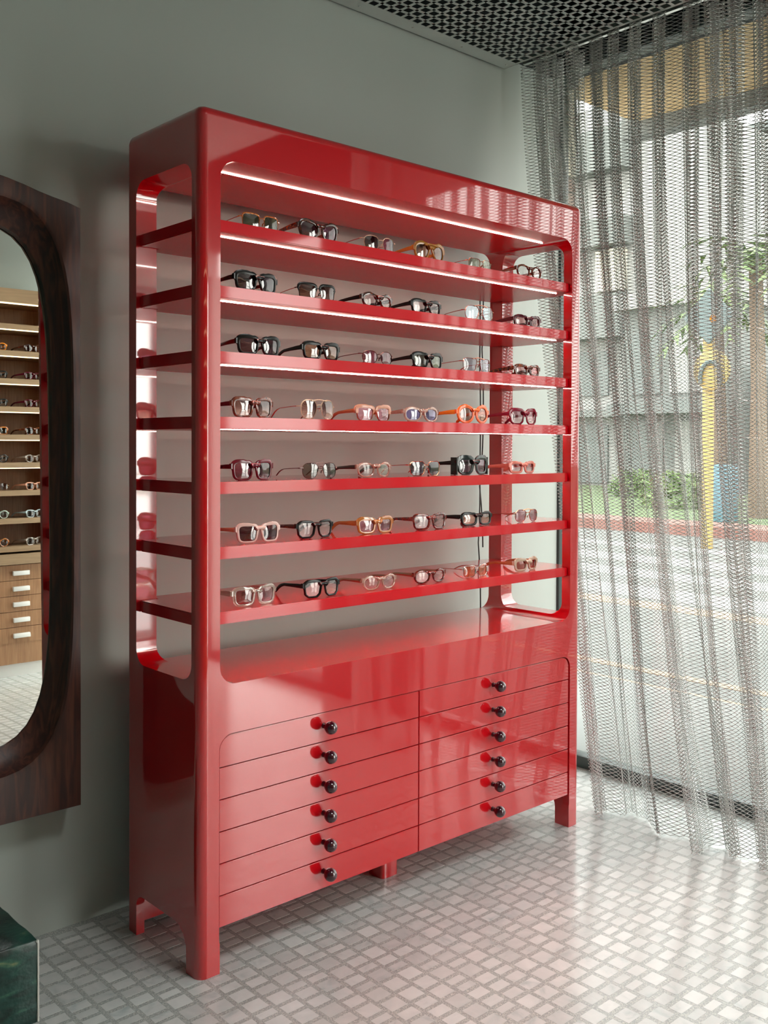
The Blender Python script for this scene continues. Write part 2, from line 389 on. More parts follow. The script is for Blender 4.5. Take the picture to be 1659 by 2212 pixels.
# shelves, each with its light strip
ZS = [1.9600-.1700*k for k in range(7)]
def shelf_outline():
    y0, y1 = .013, D-.012; xi, xo = .066, .011; yi, ye = .040, D-.065
    return [(xi, y0), (W-xi, y0), (W-xi, yi), (W-xo, yi), (W-xo, ye), (W-xi, ye), (W-xi, y1), (xi, y1), (xi, ye), (xo, ye), (xo, yi), (xi, yi)]
bm = prism(shelf_outline(), -.032, 0, 'Z'); bmesh.ops.bevel(bm, geom=[e for e in bm.edges if abs(e.verts[0].co.z-e.verts[1].co.z) < .001], offset=.0025, segments=2, affect='EDGES')
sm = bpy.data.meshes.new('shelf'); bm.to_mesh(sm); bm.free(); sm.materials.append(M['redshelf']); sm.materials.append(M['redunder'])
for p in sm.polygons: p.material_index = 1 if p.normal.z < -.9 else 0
bm = bmesh.new(); box(bm, .075, W-.075, 0, .004, -.0012, 0); lm = bpy.data.meshes.new('light_strip'); bm.to_mesh(lm); bm.free(); lm.materials.append(M['led'])
for z in ZS:
    s = link('shelf', sm, None, cab); finish(s, True, 40); s.location = (0, 0, z)
    if True:
        q = link('light_strip', lm, None, s); q.location = (0, .060, -.0320); q['label'] = 'thin glowing light strip'
q = link('light_strip', lm, None, cab); q.location = (0, .105, 2.1125); q['label'] = 'thin glowing light strip under the cabinet top'
# drawers
kb = bmesh.new(); lathe(kb, [(.0085, 0), (.007, -.006), (.0068, -.013), (.010, -.017), (.0155, -.022), (.0185, -.030), (.0187, -.036), (.0165, -.043), (.011, -.049), (.004, -.0515)], 28)
km = bpy.data.meshes.new('knob'); kb.to_mesh(km); kb.free(); km.materials.append(M['knob'])
for c, (x0, x1) in enumerate(((.0635, .7865), (.7895, W-.0635))):
    for k in range(6):
        z1 = .6185-.0838*k if k == 0 else .5350-.0840*(k-1); z0 = .5350-.0840*k+.0028
        if k == 5: z0 = .1185
        if k == 0:
            pts = [(x0, z0), (x1, z0)]
            if c == 0: pts += [(x1, z1)]+[(x0+.038-.038*math.sin(a), z1-.038+.038*math.cos(a)) for a in [PI/2*j/8 for j in range(9)]]
            else: pts += [(x1-.038+.038*math.cos(a), z1-.038+.038*math.sin(a)) for a in [PI/2*j/8 for j in range(9)]]+[(x0, z1)]
        else: pts = [(x0, z0), (x1, z0), (x1, z1), (x0, z1)]
        bm = prism(pts, .004, .023, 'Y')
        bmesh.ops.bevel(bm, geom=[e for e in bm.edges if abs(e.verts[0].co.y-.004) < 1e-4 and abs(e.verts[1].co.y-.004) < 1e-4], offset=.0012, segments=2, affect='EDGES')
        d = build('drawer', bm, M['red'], cab, True, 40)
        kn = link('knob', km, None, d); kn.location = (.411 if c == 0 else 1.132, .005, .5825-.0830*k); finish(kn)
        kn['label'] = 'round dark burgundy knob'
bm = bmesh.new(); box(bm, .752, .822, .13, .2, 0, .13); bevel(bm, .012, 3, [e for e in bm.edges if abs(e.verts[0].co.z-e.verts[1].co.z) > .1])
build('centre_foot', bm, M['red'], cab, True)
# cables hanging behind the rear right post
for pts in ([(1.50, .41, 2.06), (1.507, .412, 1.7), (1.515, .415, 1.3), (1.508, .415, 1.0), (1.528, .42, .72)], [(1.522, .41, 2.06), (1.518, .41, 1.75), (1.527, .41, 1.45), (1.514, .415, 1.22), (1.54, .42, .98)]):
    bm = bmesh.new(); P = []
    for a, b in zip(pts, pts[1:]):
        for t in range(6): P.append(Vector(a).lerp(Vector(b), t/6)+Vector((.004*math.sin(t*PI/6), 0, 0)))
    tube(bm, P+[Vector(pts[-1])], .0026, 8); c = build('power_cable', bm, M['black'], cab, True); c['label'] = 'thin black power cable'

# ------------------------------------------------------------------ spectacles
def outline(a, b, kind, N=36):
    n, taper, lift, tear, cham = {'square': (4.2, .07, .04, .10, 0), 'panto': (2.4, .06, .02, .06, 0), 'round': (2.05, 0, 0, 0, 0), 'aviator': (2.7, .03, 0, .30, 0),
                                  'cat': (2.6, .10, .26, .16, 0), 'rect': (4.0, .03, .03, .05, 0), 'hex': (9, .05, 0, .06, 1.5), 'oct': (8, .08, .02, .12, 1.62), 'nav': (5, .04, 0, .30, 0)}[kind]
    P = []
    for i in range(N):
        t = 2*PI*i/N; c, s = math.cos(t), math.sin(t)
        u = math.copysign(abs(c)**(2/n), c); v = math.copysign(abs(s)**(2/n), s)
        if cham:
            k = abs(u)+abs(v)
            if k > cham: u *= cham/k; v *= cham/k
        u2 = u*(1+taper*v)
        if u < 0 and v < .3: u2 *= 1-tear*min(1, (.3-v)/1.3)**1.3
        v2 = v+lift*u*(.5+.5*v)
        P.append((u2*a, v2*b))
    return P
def wrap(x): return .010*(abs(x)/.07)**2
def make_glasses(name, label, x, y, z, yaw, kind, width, height, front, lens, arm=None, rim=.006, metal=False, brow=0, double=False, half=False, shield=False, group=None, dbl=.016, n=36):
    arm = arm or front
    g = thing(name, label, 'glasses', (x, y, z), yaw, group)
    W2 = width/2; ends = .005 if not metal else .006
    a = (W2-ends-rim-dbl/2-rim*.5)/2*1.0; a = (W2-ends-dbl/2-rim*1.5)/2; b = height/2-rim
    cx = dbl/2+rim*.5+a; cz = height/2
    dep = .0055 if not metal else .0018
    loc = outline(a, b, kind, n)
    bm = bmesh.new()
    for sgn in (-1, 1):
        rings = []
        for i, (u, v) in enumerate(loc):
            pu, pv = loc[i-1]; qu, qv = loc[(i+1) % n]; tu, tv = qu-pu, qv-pv; L = math.hypot(tu, tv) or 1; nu, nv = tv/L, -tu/L
            t = rim
            if brow and v > 0: t = rim+brow*min(1, (v/b)*1.3)
            if half and v < 0: t = .0012
            if not metal and u > 0 and v > b*.25: t += .0025
            if u < -a*.6 and v > b*.2 and not metal: t += .001
            o_ = []
            zt = max(.0, 0)
            for (f, yy) in ((0, .0006), (0, dep), (.5, dep+.0006), (1, dep-.0008), (1, .001), (.5, -.0006)):
                uu, vv = u+nu*t*f, v+nv*t*f
                X = sgn*(cx+uu); Z = max(.0002, cz+vv)
                o_.append(bm.verts.new((X, wrap(X)+yy, Z)))
            rings.append(o_)
        for i in range(n):
            A, B = rings[i], rings[(i+1) % n]
            for j in range(6):
                f = (A[j], A[(j+1) % 6], B[(j+1) % 6], B[j]); bm.faces.new(f if sgn > 0 else f[::-1])
        # end piece that carries the hinge
        zh = cz+b*.55 if kind not in ('round', 'aviator') else cz+b*.35
        if metal: tube(bm, [(sgn*(W2-.010), wrap(W2-.01)+.001, zh), (sgn*(W2-.001), wrap(W2)+.002, zh), (sgn*W2, wrap(W2)+.010, zh)], .0016, 6)
        else:
            hh = .0055+brow*.3; q = box(bm, sgn*(W2-.010), sgn*W2, wrap(W2)-.001, wrap(W2)+.0085, zh-hh, zh+hh+.002)
    # bridge
    xb = dbl/2+rim*.6; zb = cz+b*(.42 if metal else .5)
    if metal or half:
        tube(bm, [(xb*math.sin(t), .0008-.001*math.cos(t), zb+.003*math.cos(t)) for t in [-PI/2+PI*k/6 for k in range(7)]], .0013 if metal else .002, 6)
        for sgn in (-1, 1):      # nose pads on wires
            tube(bm, [(sgn*xb, .002, zb-.006), (sgn*(xb-.002), .007, zb-.010), (sgn*(xb-.003), .0075, zb-.016)], [.0006, .0016, .0018], 6)
    else:
        tb = .0052+brow*.4
        tube(bm, [(xb*1.15*math.sin(t), .0022, zb+.0025+.0022*math.cos(t)) for t in [-PI/2+PI*k/6 for k in range(7)]], [tb*1.5, tb*1.15, tb, tb*.95, tb, tb*1.15, tb*1.5], 8, flat=1.0)
    if double:
        zt = cz+b*.98; tube(bm, [(-(xb+a*.75), .0006, zt-.001), (-xb*.5, -.0008, zt+.003), (xb*.5, -.0008, zt+.003), (xb+a*.75, .0006, zt-.001)], .0016 if metal else .0032, 8)
    if kind == 'square' and brow > .003: pass
    bmesh.ops.recalc_face_normals(bm, faces=bm.faces)
    fr = build('rim', bm, front, g, True, 50)
    # lenses
    for sgn in (-1, 1):
        bm = bmesh.new(); rr = []
        for k, (f, dm) in enumerate(((1.03, .0), (.66, .0010), (.3, .0017))):
            rr.append([bm.verts.new((sgn*(cx+u*f), wrap(sgn*(cx+u*f))+dep*.45-dm, max(.001, cz+v*f))) for u, v in loc])
        for A, B in zip(rr, rr[1:]):
            for i in range(n): bm.faces.new((A[i], A[(i+1) % n], B[(i+1) % n], B[i]))
        bm.faces.new(rr[-1]); back = [bm.verts.new(v.co+Vector((0, .0012, 0))) for v in rr[0]]
        for i in range(n): bm.faces.new((rr[0][(i+1) % n], rr[0][i], back[i], back[(i+1) % n]))
        bm.faces.new(back[::-1]); bmesh.ops.recalc_face_normals(bm, faces=bm.faces)
        build('lens', bm, lens, g, True, 60)
    # temple arms
    zh = cz+b*.55 if kind not in ('round', 'aviator') else cz+b*.35
    for sgn in (-1, 1):
        bm = bmesh.new(); y0 = wrap(W2)+.008
        path = [(0, 0), (.02, -.0005), (.05, -.002), (.085, -.004)]
        hk = zh-.004-.006
        path += [(.100, -.005-hk*.12), (.113, -.004-hk*.4), (.124, -.004-hk*.72), (.133, -.004-hk*.97)]
        if metal:
            rs = [.0011, .001, .001, .001, .0017, .0019, .0019, .0016]
            tube(bm, [(sgn*(W2-.0015-.010*(p/.133)**2), y0+p, max(.002, zh+q)) for p, q in path], rs, 8)
        else:
            hs = [.0062, .0058, .0048, .0042, .0048, .0056, .0058, .0045]
            if rim > .0065: hs = [h*1.2 for h in hs]
            rings = []
            for (p, q), h in zip(path, hs):
                X = sgn*(W2-.002-.010*(p/.133)**2); Z = max(h*.9+.0005, zh+q); th = .0018
                rings.append([bm.verts.new((X+dx*th, y0+p, Z+dz*h)) for dx, dz in ((-.6, -1), (.6, -1), (1, -.6), (1, .6), (.6, 1), (-.6, 1), (-1, .6), (-1, -.6))])
            for A, B in zip(rings, rings[1:]):
                for j in range(8): bm.faces.new((A[j], A[(j+1) % 8], B[(j+1) % 8], B[j]))
            bm.faces.new(rings[0][::-1]); bm.faces.new(rings[-1])
        bmesh.ops.recalc_face_normals(bm, faces=bm.faces)
        build('temple_arm', bm, arm, g, True, 50)
        if shield:
            bm = bmesh.new(); box(bm, sgn*(W2-.004), sgn*W2, wrap(W2)-.002, wrap(W2)+.026, .0005, height); build('side_panel', bm, front, g)
    return g

def acet(name, col, **k): return pbr(name, col, .14, coat=.15, ior=1.5, **k)
def tort(name, c0, c1, c2): return ramp_mat(name, 90, (1, 1, 1), [(.3, c0), (.5, c1), (.7, c2)], .15, 3, 1.2, coat=.6)
A = dict(
    black=pbr('black_acetate', (.0035, .005, .005), .22, ior=1.4), burg=acet('burgundy_acetate', (.075, .003, .012)), maroon=acet('dark_red_acetate', (.11, .004, .015)),
    crimson=acet('crimson_acetate', (.22, .006, .028)), amber=acet('mustard_acetate', (.36, .15, .022)), orange=acet('orange_acetate', (.85, .16, .035)), yellow=acet('yellow_acetate', (.80, .27, .02)),
    pink=acet('salmon_pink_acetate', (.72, .25, .19)), palepink=acet('pale_pink_acetate', (.68, .46, .41)), peach=acet('peach_acetate', (.62, .30, .20)), beige=acet('beige_acetate', (.50, .36, .26)), tan=acet('tan_acetate', (.42, .15, .06)),
    cream=acet('cream_acetate', (.62, .50, .36)), green=acet('dark_green_acetate', (.004, .012, .011)),
    tort=tort('tortoise', (.015, .004, .003), (.09, .018, .006), (.30, .07, .015)), dtort=tort('dark_tortoise', (.008, .004, .004), (.03, .008, .005), (.14, .03, .01)),
    rtort=tort('red_tortoise', (.02, .003, .004), (.11, .010, .008), (.28, .04, .02)), otort=tort('orange_tortoise', (.16, .04, .008), (.45, .13, .02), (.70, .28, .05)),
    brown=tort('brown_acetate', (.05, .010, .008), (.14, .032, .018), (.24, .07, .035)),
    clear=clear('clear_crystal', (.90, .82, .76), .10, .05, opaque=.22, base=(.75, .68, .62)), clearpink=clear('pink_crystal', (.92, .74, .66), .10, .05, opaque=.38, base=(.75, .50, .42)), clearamber=clear('amber_crystal', (.80, .42, .12), .08, .05, opaque=.55, base=(.62, .24, .05)),
    gold=pbr('gold_wire', (.72, .45, .26), .22, 1), silver=pbr('silver_wire', (.62, .60, .56), .22, 1), gun=pbr('gunmetal_wire', (.16, .13, .12), .25, 1), rose=pbr('rose_gold_wire', (.66, .38, .28), .22, 1))
Ln = dict(
    dark=clear('dark_lens', (.05, .035, .045), .10), green=clear('grey_green_lens', (.16, .17, .11), .11), purple=clear('purple_lens', (.17, .06, .10), .11),
    burg=clear('wine_lens', (.14, .025, .04), .11), brown=clear('brown_lens', (.18, .08, .05), .11), browngrad=clear('brown_gradient_lens', (.10, .035, .03), .11, grad=(.42, .24, .20)),
    grey=clear('grey_lens', (.32, .31, .28), .09), olive=clear('pale_olive_lens', (.50, .52, .42), .08), clear=clear('clear_lens', (.90, .86, .86), .055), blue=clear('pale_blue_lens', (.68, .76, .82), .08),
    lilac=clear('lilac_lens', (.66, .62, .72), .08), pinkl=clear('pink_lens', (.62, .30, .30), .09), mauve=clear('mauve_lens', (.44, .20, .24), .10), violet=clear('violet_lens', (.12, .10, .22), .12),
    pinkgrad=clear('rose_gradient_lens', (.45, .20, .24), .09, grad=(.85, .66, .66)), lightbrown=clear('amber_brown_lens', (.50, .28, .22), .10), orangel=clear('orange_lens', (.75, .20, .08), .08), redl=clear('rust_lens', (.42, .10, .07), .09), rose=clear('dusty_rose_lens', (.50, .24, .28), .10))
GRP = 'glasses set out on the red shelves'
ord_ = ('top', 'second', 'third', 'fourth', 'fifth', 'sixth', 'lowest')
# columns: label, kind, height, front, lens, arm, options      rows from the top shelf down
T = [
 [('small gold and tortoise square sunglasses with grey green lenses', 'rect', .041, 'otort', 'green', 'rose', dict(metal=True, rim=.0022, brow=.002, width=.132)),
  ('big dark tortoise cat-eye sunglasses with purple lenses', 'cat', .056, 'dtort', 'purple', 'tort', dict(rim=.007, width=.150)),
  ('pale metal hexagonal sunglasses with wine lenses', 'hex', .046, 'cream', 'burg', 'rose', dict(metal=True, rim=.0022, width=.138)),
  ('mustard yellow aviator sunglasses with brown lenses', 'aviator', .053, 'amber', 'brown', None, dict(rim=.0055, brow=.003, double=True, width=.139)),
  ('thin gold rectangular glasses with pale olive lenses', 'rect', .036, 'gold', 'olive', 'rose', dict(metal=True, rim=.0014, width=.128)),
  ('brown tortoise round-eyed glasses with clear lenses', 'panto', .044, 'tort', 'clear', 'rose', dict(rim=.004, width=.134))],
 [('chunky black square sunglasses with dark lenses', 'square', .050, 'black', 'dark', 'dtort', dict(rim=.006, brow=.003, width=.148)),
  ('black browline sunglasses with gold lower rims and brown lenses', 'square', .043, 'black', 'browngrad', 'rose', dict(rim=.0018, brow=.006, width=.134, metal=True)),
  ('black and tortoise keyhole glasses with clear lenses', 'panto', .042, 'dtort', 'clear', 'black', dict(rim=.005, brow=.002, width=.136)),
  ('black rectangular optical glasses with clear lenses', 'square', .043, 'black', 'clear', None, dict(rim=.0055, brow=.002, width=.138)),
  ('thin rose gold aviator glasses with pale blue lenses', 'aviator', .050, 'rose', 'blue', None, dict(metal=True, rim=.0015, double=True, width=.138)),
  ('burgundy rounded rectangular sunglasses with pink lenses', 'rect', .041, 'burg', 'pinkl', None, dict(rim=.0078, width=.140))],
 [('black square sunglasses with purple lenses', 'square', .050, 'black', 'purple', 'dtort', dict(rim=.006, brow=.0025, width=.142)),
  ('black square sunglasses with brown lenses and silver hinge pins', 'square', .047, 'black', 'brown', None, dict(rim=.0055, brow=.003, width=.138)),
  ('thin dark metal sunglasses with flat bar and wine lenses', 'panto', .040, 'gun', 'burg', 'gun', dict(metal=True, rim=.0014, brow=.001, width=.138)),
  ('black square sunglasses with olive brown lenses', 'square', .046, 'black', 'green', None, dict(rim=.0055, brow=.003, width=.140)),
  ('thin gold square pilot glasses with lilac lenses', 'nav', .046, 'rose', 'lilac', None, dict(metal=True, rim=.0014, double=True, width=.144)),
  ('orange brown tortoise rounded rectangular glasses with pink lenses', 'rect', .039, 'tort', 'pinkl', None, dict(rim=.0075, width=.138))],
 [('large brown square sunglasses with graded brown lenses', 'square', .053, 'brown', 'browngrad', 'maroon', dict(rim=.006, brow=.002, width=.145)),
  ('cream and silver aviator sunglasses with graded brown lenses', 'aviator', .057, 'cream', 'browngrad', 'rose', dict(rim=.0030, double=True, metal=True, width=.136)),
  ('peach browline sunglasses with mauve lenses open at the bottom', 'square', .040, 'peach', 'mauve', 'tan', dict(rim=.0018, brow=.007, half=True, width=.136)),
  ('pink crystal rounded glasses with violet blue lenses', 'panto', .046, 'clearpink', 'violet', None, dict(rim=.0058, width=.146)),
  ('oversized round orange and yellow sunglasses', 'round', .060, 'orange', 'lightbrown', 'yellow', dict(rim=.0085, brow=.001, width=.156)),
  ('crimson flat-top square glasses with graded rose lenses', 'oct', .052, 'crimson', 'pinkgrad', None, dict(rim=.0052, brow=.004, width=.148))],
 [('large burgundy square sunglasses with wine lenses', 'square', .053, 'maroon', 'burg', 'burg', dict(rim=.006, brow=.002, width=.144)),
  ('thin dark wire aviator glasses with grey lenses', 'aviator', .046, 'gun', 'grey', None, dict(metal=True, rim=.0014, double=True, width=.130)),
  ('pale pink crystal optical glasses with clear lenses', 'panto', .043, 'clearpink', 'clear', 'gun', dict(rim=.0042, width=.140)),
  ('gold-rimmed six-sided sunglasses with dark lenses', 'oct', .047, 'gold', 'dark', 'rose', dict(metal=True, rim=.0024, width=.142)),
  ('thick black angular sunglasses with broad side panels', 'oct', .058, 'green', 'purple', 'black', dict(rim=.0085, brow=.005, width=.156, shield=True)),
  ('salmon pink chunky rectangular glasses with pale pink lenses', 'rect', .041, 'pink', 'pinkgrad', None, dict(rim=.0078, width=.138))],
 [('pale pink square sunglasses with wine lenses', 'square', .052, 'palepink', 'purple', 'peach', dict(rim=.0058, brow=.001, width=.144)),
  ('black rounded eight-sided optical glasses', 'oct', .049, 'black', 'clear', 'dtort', dict(rim=.005, width=.140)),
  ('honey amber square sunglasses with mauve lenses', 'square', .048, 'clearamber', 'mauve', None, dict(rim=.007, brow=.002, width=.144)),
  ('red tortoise square optical glasses with clear lenses', 'square', .048, 'rtort', 'clear', None, dict(rim=.0052, brow=.001, width=.142)),
  ('black narrow rectangular glasses with cream edge and rose lenses', 'rect', .044, 'black', 'lightbrown', None, dict(rim=.0068, width=.148)),
  ('thin gold aviator glasses with dusty rose lenses', 'aviator', .044, 'gold', 'rose', None, dict(metal=True, rim=.0016, double=True, width=.130))],
 [('clear crystal square sunglasses with wine brown lenses', 'square', .052, 'clear', 'rose', None, dict(rim=.007, width=.150)),
  ('black round-cornered optical glasses with olive top edge', 'oct', .049, 'black', 'clear', 'black', dict(rim=.005, brow=.001, width=.138)),
  ('pale peach crystal round optical glasses with wire arms', 'panto', .042, 'clearpink', 'clear', 'rose', dict(rim=.0045, width=.138)),
  ('brown tortoise round optical glasses with wire arms', 'panto', .040, 'rtort', 'clear', 'rose', dict(rim=.0042, width=.138)),
  ('silver metal square glasses with orange lenses', 'rect', .037, 'silver', 'orangel', 'rose', dict(metal=True, rim=.0022, brow=.002, width=.134)),
  ('beige flat-top rectangular sunglasses with rust brown lenses', 'rect', .041, 'beige', 'redl', 'tan', dict(rim=.0065, brow=.003, width=.138))]]
XC = [[.225, .434, .662, .872, 1.114, 1.363], [.211, .423, .661, .865, 1.105, 1.361], [.219, .435, .655, .871, 1.099, 1.36], [.21, .431, .642, .844, 1.092, 1.352],
      [.214, .435, .659, .875, 1.09, 1.353], [.22, .426, .649, .881, 1.111, 1.363], [.208, .44, .664, .881, 1.104, 1.359]]
YC = [.045, .045, .045, .048, .055, .048, .045]
random.seed(11)
for r in range(7):
    for c in range(6):
        lab, kind, hgt, fr, le, arm, kw = T[r][c]
        kw = dict(kw); wd = kw.pop('width')
        make_glasses('sunglasses' if 'sunglasses' in lab else 'spectacles', lab+', '+ord_[r]+' red shelf', XC[r][c], YC[r]+random.uniform(-.004, .008), ZS[r]+.0003, rad(random.uniform(-5, 5)), kind, wd, hgt, A[fr], Ln[le], A[arm] if arm else None, group=GRP, **kw)

# ------------------------------------------------------------------ mirror with carved walnut frame
def wall_mirror():
    g = thing('wall_mirror', 'wall mirror in a thick dark walnut frame left of the red cabinet', 'mirror', (-.48, YW, .34))
    xc, zc = -.48, 1.261; yg, yf = .490, .425
    xr = .362                                     # half width of the frame
    a1, b1 = .307, .712                           # opening
    def sup(a, b, n, t):
        c, s = math.cos(t), math.sin(t)
        return (abs(c/a)**n+abs(s/b)**n)**(-1/n)
    zt_c, zt_m, zb = .768, .838, -.891             # top at corners, top at the middle, bottom
    def outer(t):
        c, s = math.cos(t), math.sin(t); r = 9
        if abs(c) > 1e-6: r = min(r, xr/abs(c))
        if s < 0: r = min(r, -zb/-s if False else abs(zb)/abs(s))
        if s > 0:
            for k in range(1, 400):               # arched top edge
                q = k*.004
                if q*s > zt_m-(zt_m-zt_c)*(abs(q*c)/xr)**1.25: r = min(r, q); break
        return r
    ang = [2*PI*k/128 for k in range(128)]+[math.atan2(zt_c, xr), math.atan2(zt_c, -xr), math.atan2(zb, xr) % (2*PI), math.atan2(zb, -xr) % (2*PI)]
    ang = sorted(ang); bm = bmesh.new(); rows = []
    for t in ang:
        r1 = sup(a1, b1, 4.5, t); r4 = outer(t); r3 = min(r4-.004, sup(a1+.036, b1+.068, 4.6, t)); c, s = math.cos(t), math.sin(t)
        prof = [(r1-.004, yg+.012), (r1, yg-.004), (r1+(r3-r1)*.3, yg-.004-.012), (r1+(r3-r1)*.62, yg-.032), (r1+(r3-r1)*.86, yf+.004), (r3, yf), (r4-.001, yf), (r4, yf+.001), (r4, YW-.001)]
        rows.append([bm.verts.new((c*r, y-YW, s*r+zc-.34)) for r, y in prof])
    for A_, B_ in zip(rows, rows[1:]+rows[:1]):
        for j in range(len(A_)-1): bm.faces.new((A_[j], A_[j+1], B_[j+1], B_[j]))
    bmesh.ops.recalc_face_normals(bm, faces=bm.faces)
    f = build('mirror_frame', bm, M['walnut'], g, True, 30)
    bm = bmesh.new(); vs = [bm.verts.new((math.cos(t)*(sup(a1, b1, 4.5, t)+.004), .498+.011*(math.sin(t)*sup(a1, b1, 4.5, t)+zc-1.3)-YW, math.sin(t)*(sup(a1, b1, 4.5, t)+.004)+zc-.34)) for t in ang]
    fc = bm.faces.new(vs); vb = [bm.verts.new(v.co+Vector((0, .003, 0))) for v in vs]; bm.faces.new(vb[::-1])
    for i in range(len(vs)): bm.faces.new((vs[i], vs[(i+1) % len(vs)], vb[(i+1) % len(vs)], vb[i]))
    bmesh.ops.recalc_face_normals(bm, faces=bm.faces)
    build('mirror_glass', bm, M['mirror'], g)
wall_mirror()

# ------------------------------------------------------------------ green stone block
def stone_block():
    bm = bmesh.new(); x0, x1, y0, y1 = -1.15, -.376, .105, .50
    box(bm, x0, x1, y0, y1, 0, .2)
    bmesh.ops.subdivide_edges(bm, edges=bm.edges[:], cuts=10, use_grid_fill=True)
    random.seed(5)
    for v in bm.verts:
        k = sum((abs(v.co.x-x0) < .001 or abs(v.co.x-x1) < .001, abs(v.co.y-y0) < .001 or abs(v.co.y-y1) < .001, abs(v.co.z-.2) < .001))
        if k >= 2: v.co += Vector((-.002 if v.co.x > -.5 else .002, .002, -.0015))*random.random()
    o = build('stone_bench', bm, M['stone'], None)
    md = o.modifiers.new('b', 'BEVEL'); md.width = .004; md.segments = 2; md.limit_method = 'ANGLE'; apply_mods(o); finish(o, True, 50)
    tag(o, 'low dark green veined stone block on the floor below the mirror', 'stone block')
    bm = bmesh.new(); tube(bm, [(x1-.0005, y0+.001, .002), (x1-.001, y0+.0005, .06), (x1-.0005, y0+.001, .12), (x1-.001, y0+.001, .19), (x1-.003, y0+.002, .197)], [.0025, .0028, .0024, .003, .0045], 8)  # thin pale strip imitating the highlight on the edge
    e = build('edge_highlight', bm, M['stone_edge'], o, True); e['label'] = 'pale painted highlight along the corner edge'
stone_block()

# ------------------------------------------------------------------ metal mesh curtain
def curtain():
    g = thing('mesh_curtain', 'long silver metal mesh curtain hanging in folds before the shop window', 'curtain', (1.785, .40, 0))
    rng = np.random.default_rng(3)
    L = 4.1; ds = .0105; dz = .0064; H0 = 2.912
    nc = int(L/ds); nr = int(H0/dz)
    s = (np.arange(nc)+.5)*ds
    z = H0-np.arange(nr+1)*dz
    # smooth random phases so no two folds are alike
    def smooth(n, k, amp):
        x = rng.normal(size=n); ker = np.hanning(k); ker /= ker.sum(); y = np.convolve(np.pad(x, k, mode='reflect'), ker, 'same')[k:-k]
        return amp*y/np.std(y)
    n = 2000; ss = np.linspace(0, L, n)
    ph1 = 2*PI*ss/.20+smooth(n, 160, 1.0); ph2 = 2*PI*ss/.42+smooth(n, 220, 1.1)+.6; ph3 = 2*PI*ss/.26+smooth(n, 120, 1.2)
    am1 = .040*(1+.35*smooth(n, 200, 1).clip(-1.5, 1.5)); am2 = .062*(1+.35*smooth(n, 260, 1).clip(-1.5, 1.5))
    sh = smooth(n, 500, .035)
    def at(sv, zv):
        i = lambda arr: np.interp(sv, ss, arr)
        u = 1-zv/H0                                  # 0 top .. 1 bottom
        wt = np.clip(1-u*1.1, 0, 1); wb = np.clip((u-.15)/.85, 0, 1)
        X = i(am1)*(wt+.25)*np.sin(i(ph1))+i(am2)*wb**1.1*np.sin(i(ph2))+.016*wb*np.sin(i(ph3)+2.5*u)
        flow = .10*np.sin(u*PI*.9)**2*np.sin(sv*2.1+.4)      # pleats lean one way then the other
        Y = -sv*.465-.030*(wt+.25)*np.sin(2*i(ph1))-.030*wb*np.sin(2*i(ph2))-i(sh)*u*1.2-flow*.35-.30*np.exp(-sv/1.3)*u**1.5-.20*np.exp(-((sv-1.1)/.55)**2)*u**2.6
        X = X-.02*u
        return X, Y
    ii, jj = np.meshgrid(np.arange(nc), np.arange(nr+1), indexing='ij')
    S_ = s[ii]+np.where((ii+jj) % 2 == 0, 1, -1)*ds*.60; Z_ = z[jj]
    X, Y = at(S_, Z_); X2, Y2 = at(S_+.002, Z_)
    tx, ty = X2-X, Y2-Y; l = np.hypot(tx, ty)+1e-9; nx, ny = -ty/l, tx/l
    wob = np.where(jj % 2 == 0, .0012, -.0012)
    X = X+nx*wob; Y = Y+ny*wob
    r = .00100; V = np.empty((nc, nr+1, 4, 3), np.float32)
    for k, (a, b) in enumerate(((1, 0), (0, 1), (-1, 0), (0, -1))):
        V[:, :, k, 0] = X+nx*r*a; V[:, :, k, 1] = Y+ny*r*a; V[:, :, k, 2] = Z_+r*b*1.2
    base = (np.arange(nc)[:, None]*(nr+1)+np.arange(nr)[None, :])*4
    Q = []
    for k in range(4):
        k2 = (k+1) % 4; Q.append(np.stack([base+k, base+k2, base+4+k2, base+4+k], -1).reshape(-1, 4))
    Q = np.concatenate(Q).astype(np.int32)
    me = bpy.data.meshes.new('mesh_panel'); me.vertices.add(V.size//3); me.vertices.foreach_set('co', V.reshape(-1))
    me.loops.add(Q.size); me.loops.foreach_set('vertex_index', Q.reshape(-1))
    me.polygons.add(len(Q)); me.polygons.foreach_set('loop_start', np.arange(0, Q.size, 4, dtype=np.int32)); me.polygons.foreach_set('loop_total', np.full(len(Q), 4, np.int32))
    me.update(); me.validate(); me.shade_smooth()
    o = link('mesh_panel', me, M['chain'], g); o['kind'] = 'stuff'; o['label'] = 'interlinked silver zigzag wires'
    # track and its hooks
    bm = bmesh.new(); box(bm, -.008, .008, -1.9, .03, 2.918, 2.93); build('curtain_track', bm, M['steel'], g)
    hb = bmesh.new(); tube(hb, [(.004*math.cos(t), 0, -.010*math.sin(t)) for t in [2*PI*k/10 for k in range(10)]], .0011, 6, closed=True); hm = bpy.data.meshes.new('hook'); hb.to_mesh(hm); hb.free(); hm.materials.append(M['steel'])
    for k in range(26):
        xx, yy = at(np.array([.03+k*.11]), np.array([2.88])); h = link('hook', hm, None, g); h.location = (float(xx[0])*.6, float(yy[0]), 2.914); finish(h)
    bm = bmesh.new(); tube(bm, [(.005*math.cos(t), 0, -.02+.014*math.sin(t)) for t in [2*PI*k/12 for k in range(12)]], .0012, 6, closed=True); tube(bm, [(0, 0, -.006), (0, 0, .02)], .001, 6)
    e = build('end_ring', bm, M['steel'], g, True); e.location = (-.03, .015, 2.885)
curtain()

